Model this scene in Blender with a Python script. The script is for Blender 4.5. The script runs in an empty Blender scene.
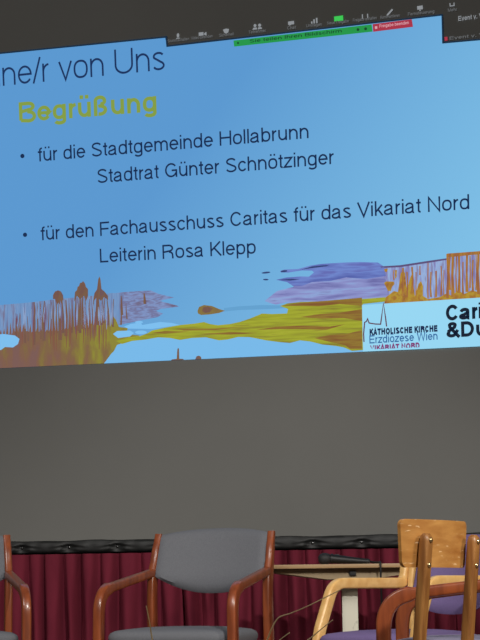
import bpy, bmesh, math, random
from math import sin, cos, pi, radians, atan2, hypot
from mathutils import Vector, Matrix

random.seed(7)
S = bpy.context.scene
C = S.collection

# ------------------------------------------------------------------ camera, world, lights, exposure
FPX = 1700.0                      # focal length in pixels of a 480x640 frame
PITCH = math.atan2(280, FPX)      # the eye level lies 280 px below the centre of the frame
YAW = radians(10.6)               # the camera looks a little to the left along the screen
ROLL = 0.012
CAM = Vector((0, 0, 0.56))
_v = Vector((-sin(YAW) * cos(PITCH), cos(YAW) * cos(PITCH), sin(PITCH)))
_r0 = Vector((cos(YAW), sin(YAW), 0))
_u0 = _r0.cross(_v)
RIGHT = _r0 * cos(ROLL) - _u0 * sin(ROLL)
UP = _u0 * cos(ROLL) + _r0 * sin(ROLL)
cd = bpy.data.cameras.new('camera')
cd.sensor_fit = 'VERTICAL'; cd.sensor_height = 24.0; cd.lens = FPX / 640 * 24.0
cam = bpy.data.objects.new('camera', cd); C.objects.link(cam)
M = Matrix((RIGHT, UP, -_v)).transposed().to_4x4(); M.translation = CAM
cam.matrix_world = M
S.camera = cam

w = bpy.data.worlds.new('dim_hall'); S.world = w; w.use_nodes = True
w.node_tree.nodes['Background'].inputs[0].default_value = (1.0, 0.95, 0.88, 1)
w.node_tree.nodes['Background'].inputs[1].default_value = 0.08


def spot(name, loc, aim, watts, angle, radius, col, blend=0.6):
    l = bpy.data.lights.new(name, 'SPOT'); l.energy = watts; l.color = col
    l.spot_size = radians(angle); l.spot_blend = blend; l.shadow_soft_size = radius
    o = bpy.data.objects.new(name, l); C.objects.link(o); o.location = loc
    o.rotation_euler = (Vector(aim) - Vector(loc)).to_track_quat('-Z', 'Y').to_euler()


def area(name, loc, aim, watts, size, col):
    l = bpy.data.lights.new(name, 'AREA'); l.energy = watts; l.color = col; l.shape = 'DISK'; l.size = size
    o = bpy.data.objects.new(name, l); C.objects.link(o); o.location = loc
    o.rotation_euler = (Vector(aim) - Vector(loc)).to_track_quat('-Z', 'Y').to_euler()


spot('stage_spotlight', (1.5, 1.4, 3.6), (-1.0, 7.6, 0.35), 900, 38, 0.10, (1.0, 0.965, 0.91), 0.9)
spot('house_light', (-2.8, 1.6, 3.9), (-1.9, 7.9, 0.5), 380, 50, 0.35, (1.0, 0.97, 0.93), 1.0)
spot('side_spotlight', (3.3, 3.4, 2.4), (0.1, 5.1, 0.55), 300, 52, 0.15, (1.0, 0.90, 0.74), 0.9)
area('screen_fill_light', (-3.2, 1.0, 5.2), (-2.6, 8.6, 2.0), 105, 2.0, (1.0, 0.97, 0.93))  # added fill that washes the upper screen brighter

S.view_settings.view_transform = 'Standard'
S.view_settings.look = 'None'
S.view_settings.exposure = 0.0
S.view_settings.gamma = 1.0
S.view_settings.use_curve_mapping = False

# ------------------------------------------------------------------ placing helpers
YW = 8.60                                            # the screen's plane


def ray(px, py):
    return _v + RIGHT * ((px - 240) / FPX) + UP * ((320 - py) / FPX)


def on_plane(px, py, y):
    d = ray(px, py); return CAM + d * ((y - CAM.y) / d.y)


def at(px, py, depth):                               # a point at a horizontal distance along the view
    d = ray(px, py); h = Vector((-sin(YAW), cos(YAW), 0))
    return CAM + d * (depth / d.dot(h))


def ground(px, depth):
    p = at(px, 600, depth); return Vector((p.x, p.y, 0))


def lin(c):
    return tuple((x / 255 / 12.92) if x <= 10 else ((x / 255 + .055) / 1.055) ** 2.4 for x in c) + (1,)


# ------------------------------------------------------------------ materials
def new_mat(name):
    m = bpy.data.materials.new(name); m.use_nodes = True
    t = m.node_tree; return m, t, t.nodes['Principled BSDF']


def noise_mat(name, c1, c2, scale=(8, 8, 8), detail=4, rough=.6, bump=0.0, spec=.5, lo=.35, hi=.65, coat=0, nscale=1.0, bscale=None):
    m, t, b = new_mat(name); N, L = t.nodes, t.links
    tc = N.new('ShaderNodeTexCoord'); mp = N.new('ShaderNodeMapping'); mp.inputs['Scale'].default_value = scale
    nz = N.new('ShaderNodeTexNoise'); nz.inputs['Scale'].default_value = nscale; nz.inputs['Detail'].default_value = detail
    rp = N.new('ShaderNodeValToRGB')
    rp.color_ramp.elements[0].position = lo; rp.color_ramp.elements[0].color = lin(c1)
    rp.color_ramp.elements[1].position = hi; rp.color_ramp.elements[1].color = lin(c2)
    L.new(tc.outputs['Object'], mp.inputs[0]); L.new(mp.outputs[0], nz.inputs['Vector'])
    L.new(nz.outputs['Fac'], rp.inputs[0]); L.new(rp.outputs[0], b.inputs['Base Color'])
    b.inputs['Roughness'].default_value = rough; b.inputs['Specular IOR Level'].default_value = spec
    if coat: b.inputs['Coat Weight'].default_value = coat; b.inputs['Coat Roughness'].default_value = .18
    if bump:
        n2 = N.new('ShaderNodeTexNoise'); n2.inputs['Scale'].default_value = bscale or 300; n2.inputs['Detail'].default_value = 2
        L.new(tc.outputs['Object'], n2.inputs['Vector'])
        bp = N.new('ShaderNodeBump'); bp.inputs['Strength'].default_value = bump; bp.inputs['Distance'].default_value = .002
        L.new(n2.outputs['Fac'], bp.inputs['Height']); L.new(bp.outputs[0], b.inputs['Normal'])
    return m


def glow(name, c, strength=1.0):
    m, t, b = new_mat(name)
    b.inputs['Base Color'].default_value = (.02, .02, .02, 1); b.inputs['Roughness'].default_value = 1; b.inputs['Specular IOR Level'].default_value = 0
    b.inputs['Emission Color'].default_value = lin(c); b.inputs['Emission Strength'].default_value = strength
    return m


def glow_noise(name, cols, scale, detail=5, distort=0.6, seed=0.0):
    """projected watercolour: noise through a ramp of colours, as light"""
    m, t, b = new_mat(name); N, L = t.nodes, t.links
    b.inputs['Base Color'].default_value = (.02, .02, .02, 1); b.inputs['Roughness'].default_value = 1; b.inputs['Specular IOR Level'].default_value = 0
    tc = N.new('ShaderNodeTexCoord'); mp = N.new('ShaderNodeMapping'); mp.inputs['Scale'].default_value = scale; mp.inputs['Location'].default_value = (seed, seed, seed)
    nz = N.new('ShaderNodeTexNoise'); nz.inputs['Scale'].default_value = 1; nz.inputs['Detail'].default_value = detail; nz.inputs['Distortion'].default_value = distort
    rp = N.new('ShaderNodeValToRGB'); cr = rp.color_ramp
    n = len(cols)
    while len(cr.elements) < n: cr.elements.new(.5)
    for i, c in enumerate(cols):
        cr.elements[i].position = .30 + .40 * i / (n - 1); cr.elements[i].color = lin(c)
    L.new(tc.outputs['Object'], mp.inputs[0]); L.new(mp.outputs[0], nz.inputs['Vector']); L.new(nz.outputs['Fac'], rp.inputs[0])
    L.new(rp.outputs[0], b.inputs['Emission Color']); b.inputs['Emission Strength'].default_value = 1
    return m


MAT = {}
MAT['screen'] = noise_mat('grey screen cloth', (117, 117, 114), (122, 122, 119), (.8, .8, .8), rough=.9, bump=.15, spec=.1, bscale=700)
MAT['vinyl'] = noise_mat('black vinyl', (21, 22, 22), (28, 29, 29), (30, 30, 30), rough=.55, bump=.1, bscale=120)
MAT['snap'] = noise_mat('dark snap metal', (70, 70, 70), (95, 95, 95), (200, 200, 200), rough=.25); MAT['snap'].node_tree.nodes['Principled BSDF'].inputs['Metallic'].default_value = .9
MAT['curtain'] = noise_mat('maroon curtain cloth', (108, 37, 53), (122, 43, 60), (14, 14, 3), rough=.95, bump=.25, spec=.1, bscale=500)
MAT['cherry'] = noise_mat('cherry stained beech', (118, 56, 29), (148, 75, 39), (40, 40, 6), rough=.33, detail=6, coat=.35)
MAT['beech'] = noise_mat('pale beech', (222, 172, 102), (236, 192, 124), (30, 30, 30), rough=.4, detail=6, coat=.2)
MAT['oak'] = noise_mat('honey plywood', (168, 110, 52), (208, 152, 84), (10, 10, 40), rough=.38, detail=7, coat=.3, lo=.3, hi=.7)
t = MAT['oak'].node_tree; N, L = t.nodes, t.links; b = N['Principled BSDF']
mp_ = N.new('ShaderNodeMapping'); mp_.inputs['Scale'].default_value = (26, 10, 150); tc_ = N.new('ShaderNodeTexCoord'); nz_ = N.new('ShaderNodeTexNoise'); nz_.inputs['Scale'].default_value = 1; nz_.inputs['Detail'].default_value = 3
cr_ = N.new('ShaderNodeValToRGB'); cr_.color_ramp.elements[0].position = .64; cr_.color_ramp.elements[1].position = .72
mx_ = N.new('ShaderNodeMixRGB'); mx_.inputs['Color2'].default_value = lin((240, 206, 158))
src = b.inputs['Base Color'].links[0].from_socket
L.new(tc_.outputs['Object'], mp_.inputs[0]); L.new(mp_.outputs[0], nz_.inputs['Vector']); L.new(nz_.outputs['Fac'], cr_.inputs[0]); L.new(cr_.outputs[0], mx_.inputs['Fac']); L.new(src, mx_.inputs['Color1']); L.new(mx_.outputs[0], b.inputs['Base Color'])
MAT['oak_post'] = noise_mat('brown lacquered wood', (134, 86, 42), (170, 118, 62), (60, 60, 5), rough=.4, detail=6, coat=.2)
MAT['edge'] = noise_mat('dark plywood edge', (62, 38, 20), (84, 52, 28), (5, 5, 300), rough=.6)
MAT['grey_fabric'] = noise_mat('grey wool upholstery', (104, 106, 112), (112, 114, 120), (240, 240, 240), rough=.95, bump=.35, spec=.15, bscale=420)
MAT['purple_fabric'] = noise_mat('purple wool upholstery', (116, 100, 146), (124, 108, 154), (240, 240, 240), rough=.95, bump=.35, spec=.15, bscale=420)
MAT['lavender_fabric'] = noise_mat('lavender grey upholstery', (136, 132, 156), (146, 142, 166), (240, 240, 240), rough=.95, bump=.35, spec=.15, bscale=420)
MAT['tabletop'] = noise_mat('light tan laminate', (160, 128, 90), (176, 144, 104), (4, 40, 40), rough=.45)
MAT['bracket'] = noise_mat('brown grey painted metal', (150, 130, 100), (160, 140, 110), (10, 10, 10), rough=.6)
MAT['white_paint'] = noise_mat('chipped cream paint', (150, 146, 130), (222, 218, 200), (28, 28, 14), rough=.5, lo=.30, hi=.42)
MAT['black'] = noise_mat('black plastic', (12, 12, 14), (18, 18, 20), (40, 40, 40), rough=.5)
MAT['mesh_black'] = noise_mat('black wire mesh', (10, 10, 12), (40, 40, 42), (260, 260, 260), rough=.6, bump=.6, bscale=260)
MAT['brass'] = noise_mat('bright screw metal', (210, 180, 130), (230, 200, 150), (50, 50, 50), rough=.22); MAT['brass'].node_tree.nodes['Principled BSDF'].inputs['Metallic'].default_value = .9
MAT['straw'] = noise_mat('dry grass', (214, 190, 140), (236, 214, 168), (20, 20, 20), rough=.7)
MAT['pot'] = noise_mat('terracotta', (136, 78, 54), (158, 94, 66), (20, 20, 20), rough=.8)
MAT['floor'] = noise_mat('stage boards', (84, 60, 42), (108, 78, 54), (1, 14, 1), rough=.5, detail=6)
MAT['wall'] = noise_mat('dark plaster', (60, 57, 52), (66, 63, 58), (3, 3, 3), rough=.9)


# ------------------------------------------------------------------ object helpers
def obj(name, bm, mat, parent=None, smooth=True):
    me = bpy.data.meshes.new(name)
    bmesh.ops.recalc_face_normals(bm, faces=bm.faces)
    bm.to_mesh(me); bm.free()
    if smooth:
        for p in me.polygons: p.use_smooth = True
        try: me.set_sharp_from_angle(angle=radians(40))
        except Exception: pass
    me.materials.append(MAT[mat] if isinstance(mat, str) else mat)
    o = bpy.data.objects.new(name, me); C.objects.link(o)
    if parent: o.parent = parent
    return o


def tag(o, label, cat, group=None):
    o['label'] = label; o['category'] = cat
    if group: o['group'] = group
    return o


def thing(name, label, cat, loc=(0, 0, 0), rz=0, group=None):
    o = bpy.data.objects.new(name, None); C.objects.link(o); o.empty_display_size = .1
    o.location = loc; o.rotation_euler = (0, 0, rz)
    return tag(o, label, cat, group)


def box(bm, c, s, rot=None, bev=0.0):
    r = bmesh.ops.create_cube(bm, size=1)
    vs = r['verts']; bmesh.ops.scale(bm, vec=s, verts=vs)
    if bev:
        es = list({e for v in vs for e in v.link_edges})
        rb = bmesh.ops.bevel(bm, geom=es, offset=bev, segments=2, affect='EDGES', profile=.7)
        vs = list({v for f in rb['faces'] for v in f.verts} | {v for v in vs if v.is_valid})
    if rot: bmesh.ops.rotate(bm, cent=(0, 0, 0), matrix=rot, verts=vs)
    bmesh.ops.translate(bm, vec=c, verts=vs)
    return bm


def sweep(bm, pts, lat, wd, th, bev=.25):
    """sweep a rounded rectangle (wd along lat, th across) along pts"""
    pts = [Vector(p) for p in pts]; n = len(pts); rings = []
    for i, p in enumerate(pts):
        a = pts[max(i - 1, 0)]; b = pts[min(i + 1, n - 1)]
        t = (b - a).normalized(); la = Vector(lat); la = (la - t * la.dot(t)).normalized(); nn = t.cross(la)
        W = (wd[i] if isinstance(wd, (list, tuple)) else wd) / 2; T = (th[i] if isinstance(th, (list, tuple)) else th) / 2
        k = min(W, T) * 2 * bev; sec = []
        for sx, sy in ((1, 1), (-1, 1), (-1, -1), (1, -1)):
            cx, cy = sx * (W - k), sy * (T - k)
            a0 = {(1, 1): 0, (-1, 1): pi / 2, (-1, -1): pi, (1, -1): 1.5 * pi}[(sx, sy)]
            for q in range(4):
                an = a0 + q * pi / 6; sec.append((cx + k * cos(an), cy + k * sin(an)))
        rings.append([bm.verts.new(p + la * x + nn * y) for x, y in sec])
    m = len(rings[0])
    for i in range(n - 1):
        for j in range(m):
            bm.faces.new((rings[i][j], rings[i][(j + 1) % m], rings[i + 1][(j + 1) % m], rings[i + 1][j]))
    bm.faces.new(rings[0][::-1]); bm.faces.new(rings[-1])
    return bm


def tube(bm, pts, rad, seg=10):
    pts = [Vector(p) for p in pts]; n = len(pts); rings = []
    ref = Vector((.3, .2, 1)).normalized()
    for i, p in enumerate(pts):
        t = (pts[min(i + 1, n - 1)] - pts[max(i - 1, 0)]).normalized()
        a = t.cross(ref)
        if a.length < 1e-3: a = t.cross(Vector((1, 0, 0)))
        a.normalize(); b = t.cross(a)
        r = rad[i] if isinstance(rad, (list, tuple)) else rad
        rings.append([bm.verts.new(p + a * (r * cos(2 * pi * k / seg)) + b * (r * sin(2 * pi * k / seg))) for k in range(seg)])
    for i in range(n - 1):
        for j in range(seg):
            bm.faces.new((rings[i][j], rings[i][(j + 1) % seg], rings[i + 1][(j + 1) % seg], rings[i + 1][j]))
    bm.faces.new(rings[0][::-1]); bm.faces.new(rings[-1])
    return bm


def smooth_path(pts, n=8):
    """Catmull-Rom through pts"""
    P = [Vector(p) for p in pts]; P = [P[0] * 2 - P[1]] + P + [P[-1] * 2 - P[-2]]; out = []
    for i in range(1, len(P) - 2):
        for k in range(n):
            t = k / n; a, b, c, d = P[i - 1], P[i], P[i + 1], P[i + 2]
            out.append(.5 * ((2 * b) + (c - a) * t + (2 * a - 5 * b + 4 * c - d) * t * t + (3 * b - a - 3 * c + d) * t ** 3))
    return out + [P[-2]]


def fillet(pts, radii, n=8):
    """polyline with rounded corners; radii has one value per inner point"""
    P = [Vector(p) for p in pts]; out = [P[0]]
    for i in range(1, len(P) - 1):
        r = radii[i - 1]; a = (P[i - 1] - P[i]); b = (P[i + 1] - P[i])
        if r <= 0: out.append(P[i]); continue
        al = a.angle(b); d = min(r / math.tan(al / 2), a.length * .49, b.length * .49)
        p0 = P[i] + a.normalized() * d; p1 = P[i] + b.normalized() * d
        for k in range(n + 1):
            t = k / n; out.append(p0 * (1 - t) ** 2 + P[i] * 2 * t * (1 - t) + p1 * t * t)
    return out + [P[-1]]


# ------------------------------------------------------------------ the setting
f = bmesh.new(); box(f, (0, 3.5, -.05), (14, 13, .1))
o = obj('floor', f, 'floor', smooth=False); o['kind'] = 'structure'
f = bmesh.new(); box(f, (0, 9.1, 2.9), (14, .2, 6))
o = obj('wall_back', f, 'wall', smooth=False); o['kind'] = 'structure'

# ------------------------------------------------------------------ projection screen with its padded black border
zb = on_plane(210, 538.2, YW).z          # top of the border
zl = on_plane(210, 551.2, YW).z          # its lower hem
scr = thing('projection_screen', 'large grey projection screen above the maroon curtain with black border', 'projection screen', (0, YW, 0))
b = bmesh.new(); box(b, (-.3, .015, (zb - .02 + 4.6) / 2), (8, .03, 4.6 - zb + .02))
obj('screen_cloth', b, 'screen', scr, smooth=False)
snaps = [on_plane(px, 545.0, YW).x for px in (-25, 23, 70, 118, 166, 215, 264, 313, 362, 411, 460, 509)]
b = bmesh.new(); NX, NZ = 900, 12; rows = []
xs = [-3.2 + 5.6 * i / NX for i in range(NX + 1)]
for j in range(NZ + 1):
    t = j / NZ; row = []
    for x in xs:
        d = min(snaps, key=lambda s: abs(s - x)); u = (x - d)
        pinch = math.exp(-(u / .030) ** 2)
        wr = .5 + .5 * sin(x * 61) * sin(x * 23 + 1)
        bul = .020 * (1 - (2 * t - 1) ** 4) ** .5
        dep = math.exp(-(((t - .48) / .30) ** 2))
        y = -.004 - bul - .004 * wr * (1 - (2 * t - 1) ** 2) + .017 * pinch * dep + .004 * sin(18 * (t - .5) + 40 * abs(u)) * math.exp(-(u / .07) ** 2) * dep
        z = zl + (zb - zl) * t + (.0015 * sin(x * 13 + 1) + .003 * math.exp(-((abs(u) - .12) / .07) ** 2)) * (t > .9)
        row.append(b.verts.new((x, y, z)))
    rows.append(row)
for j in range(NZ):
    for i in range(NX): b.faces.new((rows[j][i], rows[j][i + 1], rows[j + 1][i + 1], rows[j + 1][i]))
border = obj('border', b, 'vinyl', scr)
border['label'] = 'padded black vinyl border'
zs = zl + (zb - zl) * .48
for sx in snaps:
    b = bmesh.new(); bmesh.ops.create_uvsphere(b, u_segments=16, v_segments=10, radius=.0085)
    bmesh.ops.scale(b, vec=(1, .55, 1), verts=b.verts); bmesh.ops.translate(b, vec=(sx, -.013, zs), verts=b.verts)
    obj('snap_button', b, 'snap', border)

# ------------------------------------------------------------------ the maroon curtain under the screen
b = bmesh.new(); NZ = 14; xs = []; x = -3.2
folds = []
while x < 2.3:
    wdt = random.uniform(.080, .118); folds.append((x, wdt, random.uniform(.7, 1.5), random.uniform(-.5, .5), random.uniform(.022, .058), random.uniform(-.5, .5))); x += wdt
NK = 16
rows = []
zt = zl - .004
for j in range(NZ + 1):
    t = j / NZ; z = .02 + (zt - .02) * t; dn = 1 - t; row = []
    for (x0, wdt, dp, sk, tw, dr) in folds:            # every pleat: a broad flat face, then a deep tuck that opens downwards
        for k in range(NK):
            q = k / NK; wid = tw / wdt * (.55 + 1.1 * min(1, dn * 2.0)) * .5
            tuck = -math.exp(-((q - .93) / wid) ** 2) - math.exp(-((q + .07) / wid) ** 2)
            d = .012 * sin(pi * min(q / .86, 1)) * (1 + sk) + .006 * sin(7 * q + 9 * sk) * dn + .064 * dp * tuck * (.5 + .6 * min(1, dn * 2.5))
            row.append(b.verts.new((x0 + wdt * q + dr * .03 * dn + .004 * sin(x0 * 9 + t * 3), YW - .062 - d, z)))
    rows.append(row)
for j in range(NZ):
    for i in range(len(rows[0]) - 1): b.faces.new((rows[j][i], rows[j][i + 1], rows[j + 1][i + 1], rows[j + 1][i]))
cur = obj('stage_curtain', b, 'curtain')
tag(cur, 'pleated maroon curtain hanging below the screen border behind the chairs', 'curtain')

# ------------------------------------------------------------------ stroke lettering (drawn here, no font file)
def arc(cx, cy, rx, ry, a0, a1, n=None):
    n = n or max(4, int(abs(a1 - a0) / 12))
    return [(cx + rx * cos(radians(a0 + (a1 - a0) * i / n)), cy + ry * sin(radians(a0 + (a1 - a0) * i / n))) for i in range(n + 1)]


def glyph(ch, w):
    """strokes (polylines) and advance; cap height 1, x height .73"""
    h = w / 2; X = .74; l = .07 + h; D = -.27
    def bowl(cx, rx):
        o_ = []
        for k in range(37):
            a = 2 * pi * k / 36; c, s_ = cos(a), sin(a)
            o_.append((cx + rx * math.copysign(abs(c) ** .84, c), X / 2 + (X / 2 - h) * math.copysign(abs(s_) ** .84, s_)))
        return o_
    def dots(cx): return [[(cx - .13, .90), (cx - .13, .90 + w * 1.05)], [(cx + .13, .90), (cx + .13, .90 + w * 1.05)]]
    R = .70 - h                                     # right stem of a lower case letter
    if ch == ' ': return [], .38
    if ch == '.': return [[(.10 + h, 0), (.10 + h, w * 1.15)]], .38
    if ch == '/': return [[(.02, -.03), (.37, 1.02)]], .40
    if ch in 'oö': return [bowl(.387, .387 - .05 - h)] + (dots(.387) if ch == 'ö' else []), .774
    if ch == 'a':
        return [[(.10, .50)] + arc(.34, .52, .22, X - h - .52, 170, 0, 10) + [(.56, .12)] + arc(.64, .12, .08, .12 - h * .8, 180, 285, 6),
                [(.56, .44)] + arc(.27, .20, .20, .20 - h, 90, 270, 12) + arc(.30, .24, .26, .24 - h, 270, 350, 8)], .774
    if ch == 'b': return [[(l, 0), (l, 1)], bowl((l + R) / 2 + .01, (R - l) / 2 + .01)], .774
    if ch == 'd': return [[(R, 0), (R, 1)], bowl((l + R) / 2 - .01, (R - l) / 2 + .01)], .774
    if ch == 'p': return [[(l, D), (l, X)], bowl((l + R) / 2 + .01, (R - l) / 2 + .01)], .774
    if ch == 'q': return [[(R, D), (R, X)], bowl((l + R) / 2 - .01, (R - l) / 2 + .01)], .774
    if ch == 'c': return [arc(.38, X / 2, .31 - h * .6, X / 2 - h, 35, 325, 26)], .70
    if ch == 'e':
        rx = .387 - .05 - h
        return [[(.387 - rx, X / 2 + .01), (.387 + rx, X / 2 + .01)] + arc(.387, X / 2, rx, X / 2 - h, 2, 325, 30)], .774
    if ch == 'f': return [[(.20, 0), (.20, .82)] + arc(.36, .82, .16, .18 - h, 180, 85, 6), [(.03, X - h), (.37, X - h)]], .40
    if ch == 'g':
        return [bowl((l + R) / 2 - .01, (R - l) / 2 + .01),
                [(R, X), (R, -.06)] + arc((l + R) / 2, -.06, (R - l) / 2, .21 - h, 0, -160, 12)], .774
    if ch in 'hnm':
        if ch == 'm':
            r = .235; o = [[(l, 0), (l, X)], [(l, .40)] + arc(l + r - .01, X - .24 - h + .0, r - .01, .24, 180, 0, 10) + [(l + 2 * r - .02, 0)]]
            o.append([(l + 2 * r - .02, .40)] + arc(l + 3 * r - .03, X - .24 - h, r - .01, .24, 180, 0, 10) + [(l + 4 * r - .04, 0)]); return o, l * 2 + 4 * r - .04
        r = (R - l) / 2
        return [[(l, 0), (l, 1 if ch == 'h' else X)], [(l, X - .28 - h)] + arc(l + r, X - .28 - h, r, .28, 180, 0, 12) + [(R, 0)]], .774
    if ch in 'uü':
        r = (R - l) / 2
        return [[(R, 0), (R, X)], [(l, X)] + arc(l + r, .28 + h, r, .28, 180, 360, 12)] + (dots(.387) if ch == 'ü' else []), .774
    if ch == 'i': return [[(l, 0), (l, X)], [(l, .87), (l, 1)]], .14 + w
    if ch == 'l': return [[(l, 0), (l, 1)]], .14 + w
    if ch == 'k': return [[(l, 0), (l, 1)], [(.60 - h * .3, X), (l, .25)], [(l + .17, .42), (.64 - h * .3, 0)]], .69
    if ch == 'r': return [[(l, 0), (l, X)], [(l, .40)] + arc(l + .27, .40, .27, X - h - .40, 180, 92, 7)], .45
    if ch == 's':
        return [arc(.345, .55, .235 - h * .4, .18 - h, 25, 200, 12) + arc(.345, .19, .25 - h * .4, .19 - h, 60, -160, 16)], .69
    if ch == 't': return [[(.20, .93), (.20, .14)] + arc(.33, .14, .13, .14 - h, 180, 275, 6), [(.03, X - h), (.36, X - h)]], .40
    if ch == 'v': return [[(.03 + h * .6, X), (.345, 0), (.66 - h * .6, X)]], .69
    if ch == 'z': return [[(.06, X - h), (.60, X - h), (.07, h), (.63, h)]], .69
    if ch == 'ß':
        return [[(l, 0), (l, .72)] + arc(l + .22, .74, .22, .26 - h, 180, 0, 12) + arc(l + .20, .70, .24, .13, 0, -80, 6),
                [(l + .20, .57)] + arc(l + .22, .285, .30 - h * .5, .285 - h, 90, -110, 14)], .84
    RC = .93 - h
    if ch == 'A': return [[(.02 + h, 0), (.46, 1 - h * .3), (.91 - h, 0)], [(.20, .31), (.73, .31)]], .93
    if ch == 'B':
        return [[(l, h), (l, 1 - h), (.50, 1 - h)] + arc(.55, .755, .26 - h * .3, .245 - h, 90, -90, 12) + [(l, .515)],
                [(.50, .515)] + arc(.55, .27, .31 - h * .3, .25 - h * .3, 90, -90, 12) + [(l, h)]], .93
    if ch == 'C': return [arc(.51, .5, .44 - h, .5 - h, 35, 325, 30)], 1.0
    if ch == 'D': return [[(l, h), (l, 1 - h), (.45, 1 - h)] + arc(.45, .5, .48 - h, .5 - h, 90, -90, 20) + [(l, h)]], 1.0
    if ch == 'E': return [[(.86, h), (l, h), (l, 1 - h), (.84, 1 - h)], [(l, .52), (.80, .52)]], .91
    if ch == 'F': return [[(l, 0), (l, 1 - h), (.80, 1 - h)], [(l, .50), (.74, .50)]], .84
    if ch == 'G': return [arc(.54, .5, .47 - h, .5 - h, 38, 330, 30) + [(1.0 - h, .26), (1.0 - h, .48), (.58, .48)], [(1.0 - h, .40), (1.0 - h, 0)]], 1.08
    if ch == 'H': return [[(l, 0), (l, 1)], [(RC, 0), (RC, 1)], [(l, .53), (RC, .53)]], 1.0
    if ch == 'I': return [[(l + .02, 0), (l + .02, 1)]], .18 + w
    if ch == 'K': return [[(l, 0), (l, 1)], [(.82, 1), (l, .36)], [(l + .24, .56), (.88, 0)]], .92
    if ch == 'L': return [[(l, 1), (l, h), (.72, h)]], .77
    if ch == 'M': return [[(l, 0), (l, 1), (.58, .02), (1.09 - h, 1), (1.09 - h, 0)]], 1.16
    if ch == 'N': return [[(l, 0), (l, 1 - h * .5), (RC, h * .5), (RC, 1)]], 1.0
    if ch == 'O': return [arc(.54, .5, .48 - h, .5 - h, 0, 360, 36)], 1.08
    if ch == 'R':
        return [[(l, 0), (l, 1 - h), (.52, 1 - h)] + arc(.55, .735, .30 - h * .3, .265 - h, 90, -90, 12) + [(l, .47)],
                [(.56, .47)] + arc(.58, .27, .25, .20, 80, 0, 5) + [(.85, 0)]], 1.0
    if ch == 'S':
        return [arc(.465, .745, .34 - h * .5, .255 - h, 20, 215, 16) + arc(.465, .265, .37 - h * .5, .265 - h, 70, -165, 20)], .93
    if ch == 'T': return [[(.02, 1 - h), (.83, 1 - h)], [(.425, 0), (.425, 1)]], .85
    if ch == 'U': return [[(l, 1)] + arc(.50, .36, .50 - l, .36 - h, 180, 360, 18) + [(1.0 - l, 1)]], 1.0
    if ch == 'V': return [[(.02 + h * .6, 1), (.465, h * .3), (.91 - h * .6, 1)]], .93
    if ch == 'W': return [[(.02 + h, 1), (.35, h * .3), (.66, 1), (.97, h * .3), (1.30 - h, 1)]], 1.32
    if ch == '&':
        return [[(.90, 0), (.28, .66)] + arc(.44, .80, .19, .20 - h, 200, -20, 14) + [(.58, .66), (.20, .42)] + arc(.38, .24, .29 - h * .5, .24 - h, 140, 330, 16) + [(.80, .48)]], .95
    return [], .5


def ribbon(bm, pts, w, tr):
    """a stroke of width w; tr maps (x, y) to the wall"""
    P = [Vector((p[0], p[1])) for p in pts]
    Q = [P[0]]
    for p in P[1:]:
        if (p - Q[-1]).length > 1e-5: Q.append(p)
    P = Q; n = len(P)
    if n < 2: return
    closed = n > 3 and (P[0] - P[-1]).length < 1e-4
    a, b = [], []
    for i in range(n):
        if closed: t0 = (P[i] - P[i - 1 if i else n - 2]).normalized(); t1 = (P[i + 1 if i < n - 1 else 1] - P[i]).normalized()
        else:
            t0 = (P[i] - P[i - 1]).normalized() if i else (P[1] - P[0]).normalized()
            t1 = (P[i + 1] - P[i]).normalized() if i < n - 1 else t0
        t = t0 + t1
        t = t.normalized() if t.length > 1e-4 else t0
        nn = Vector((-t.y, t.x)); k = 1 / max(.42, nn.dot(Vector((-t0.y, t0.x))))
        a.append(bm.verts.new(tr(P[i] + nn * (w / 2 * k)))); b.append(bm.verts.new(tr(P[i] - nn * (w / 2 * k))))
    for i in range(n - 1): bm.faces.new((a[i], b[i], b[i + 1], a[i + 1]))


# ------------------------------------------------------------------ the slide thrown on the screen: keystoned, so slide units go through a homography
def solve(A, B):
    n = len(B); A = [r[:] + [B[i]] for i, r in enumerate(A)]
    for i in range(n):
        p = max(range(i, n), key=lambda k: abs(A[k][i])); A[i], A[p] = A[p], A[i]
        for k in range(n):
            if k != i:
                q = A[k][i] / A[i][i]; A[k] = [x - q * y for x, y in zip(A[k], A[i])]
    return [A[i][n] / A[i][i] for i in range(n)]


UV = [(0, 0), (404, 0), (404, -208), (0, -208)]                     # slide units: first text line to lower edge
PX = [(39.2, 161.9), (444.2, 126.8), (448.6, 347.8), (47.2, 366.1)]
WC = [on_plane(x, y, YW) for x, y in PX]                            # the same four points in metres on the screen
A, B = [], []
for (u, v), p in zip(UV, WC):
    A.append([u, v, 1, 0, 0, 0, -u * p.x, -v * p.x]); B.append(p.x)
    A.append([0, 0, 0, u, v, 1, -u * p.z, -v * p.z]); B.append(p.z)
HM = solve(A, B)
A, B = [], []
for (u, v), p in zip(UV, WC):
    A.append([p.x, p.z, 1, 0, 0, 0, -u * p.x, -u * p.z]); B.append(u)
    A.append([0, 0, 0, p.x, p.z, 1, -v * p.x, -v * p.z]); B.append(v)
HI = solve(A, B)


def wall_pt(u, v, lift):
    k = HM[6] * u + HM[7] * v + 1
    return Vector(((HM[0] * u + HM[1] * v + HM[2]) / k, YW - lift, (HM[3] * u + HM[4] * v + HM[5]) / k))


def uv(px, py):
    p = on_plane(px, py, YW); k = HI[6] * p.x + HI[7] * p.z + 1
    return Vector(((HI[0] * p.x + HI[1] * p.z + HI[2]) / k, (HI[3] * p.x + HI[4] * p.z + HI[5]) / k))


slide_root = thing('projected_slide', 'bright blue projected slide with German text and a painted landscape', 'projected slide', (0, YW, 0))


def local(p): return Vector((p.x, p.y - YW, p.z))


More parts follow.
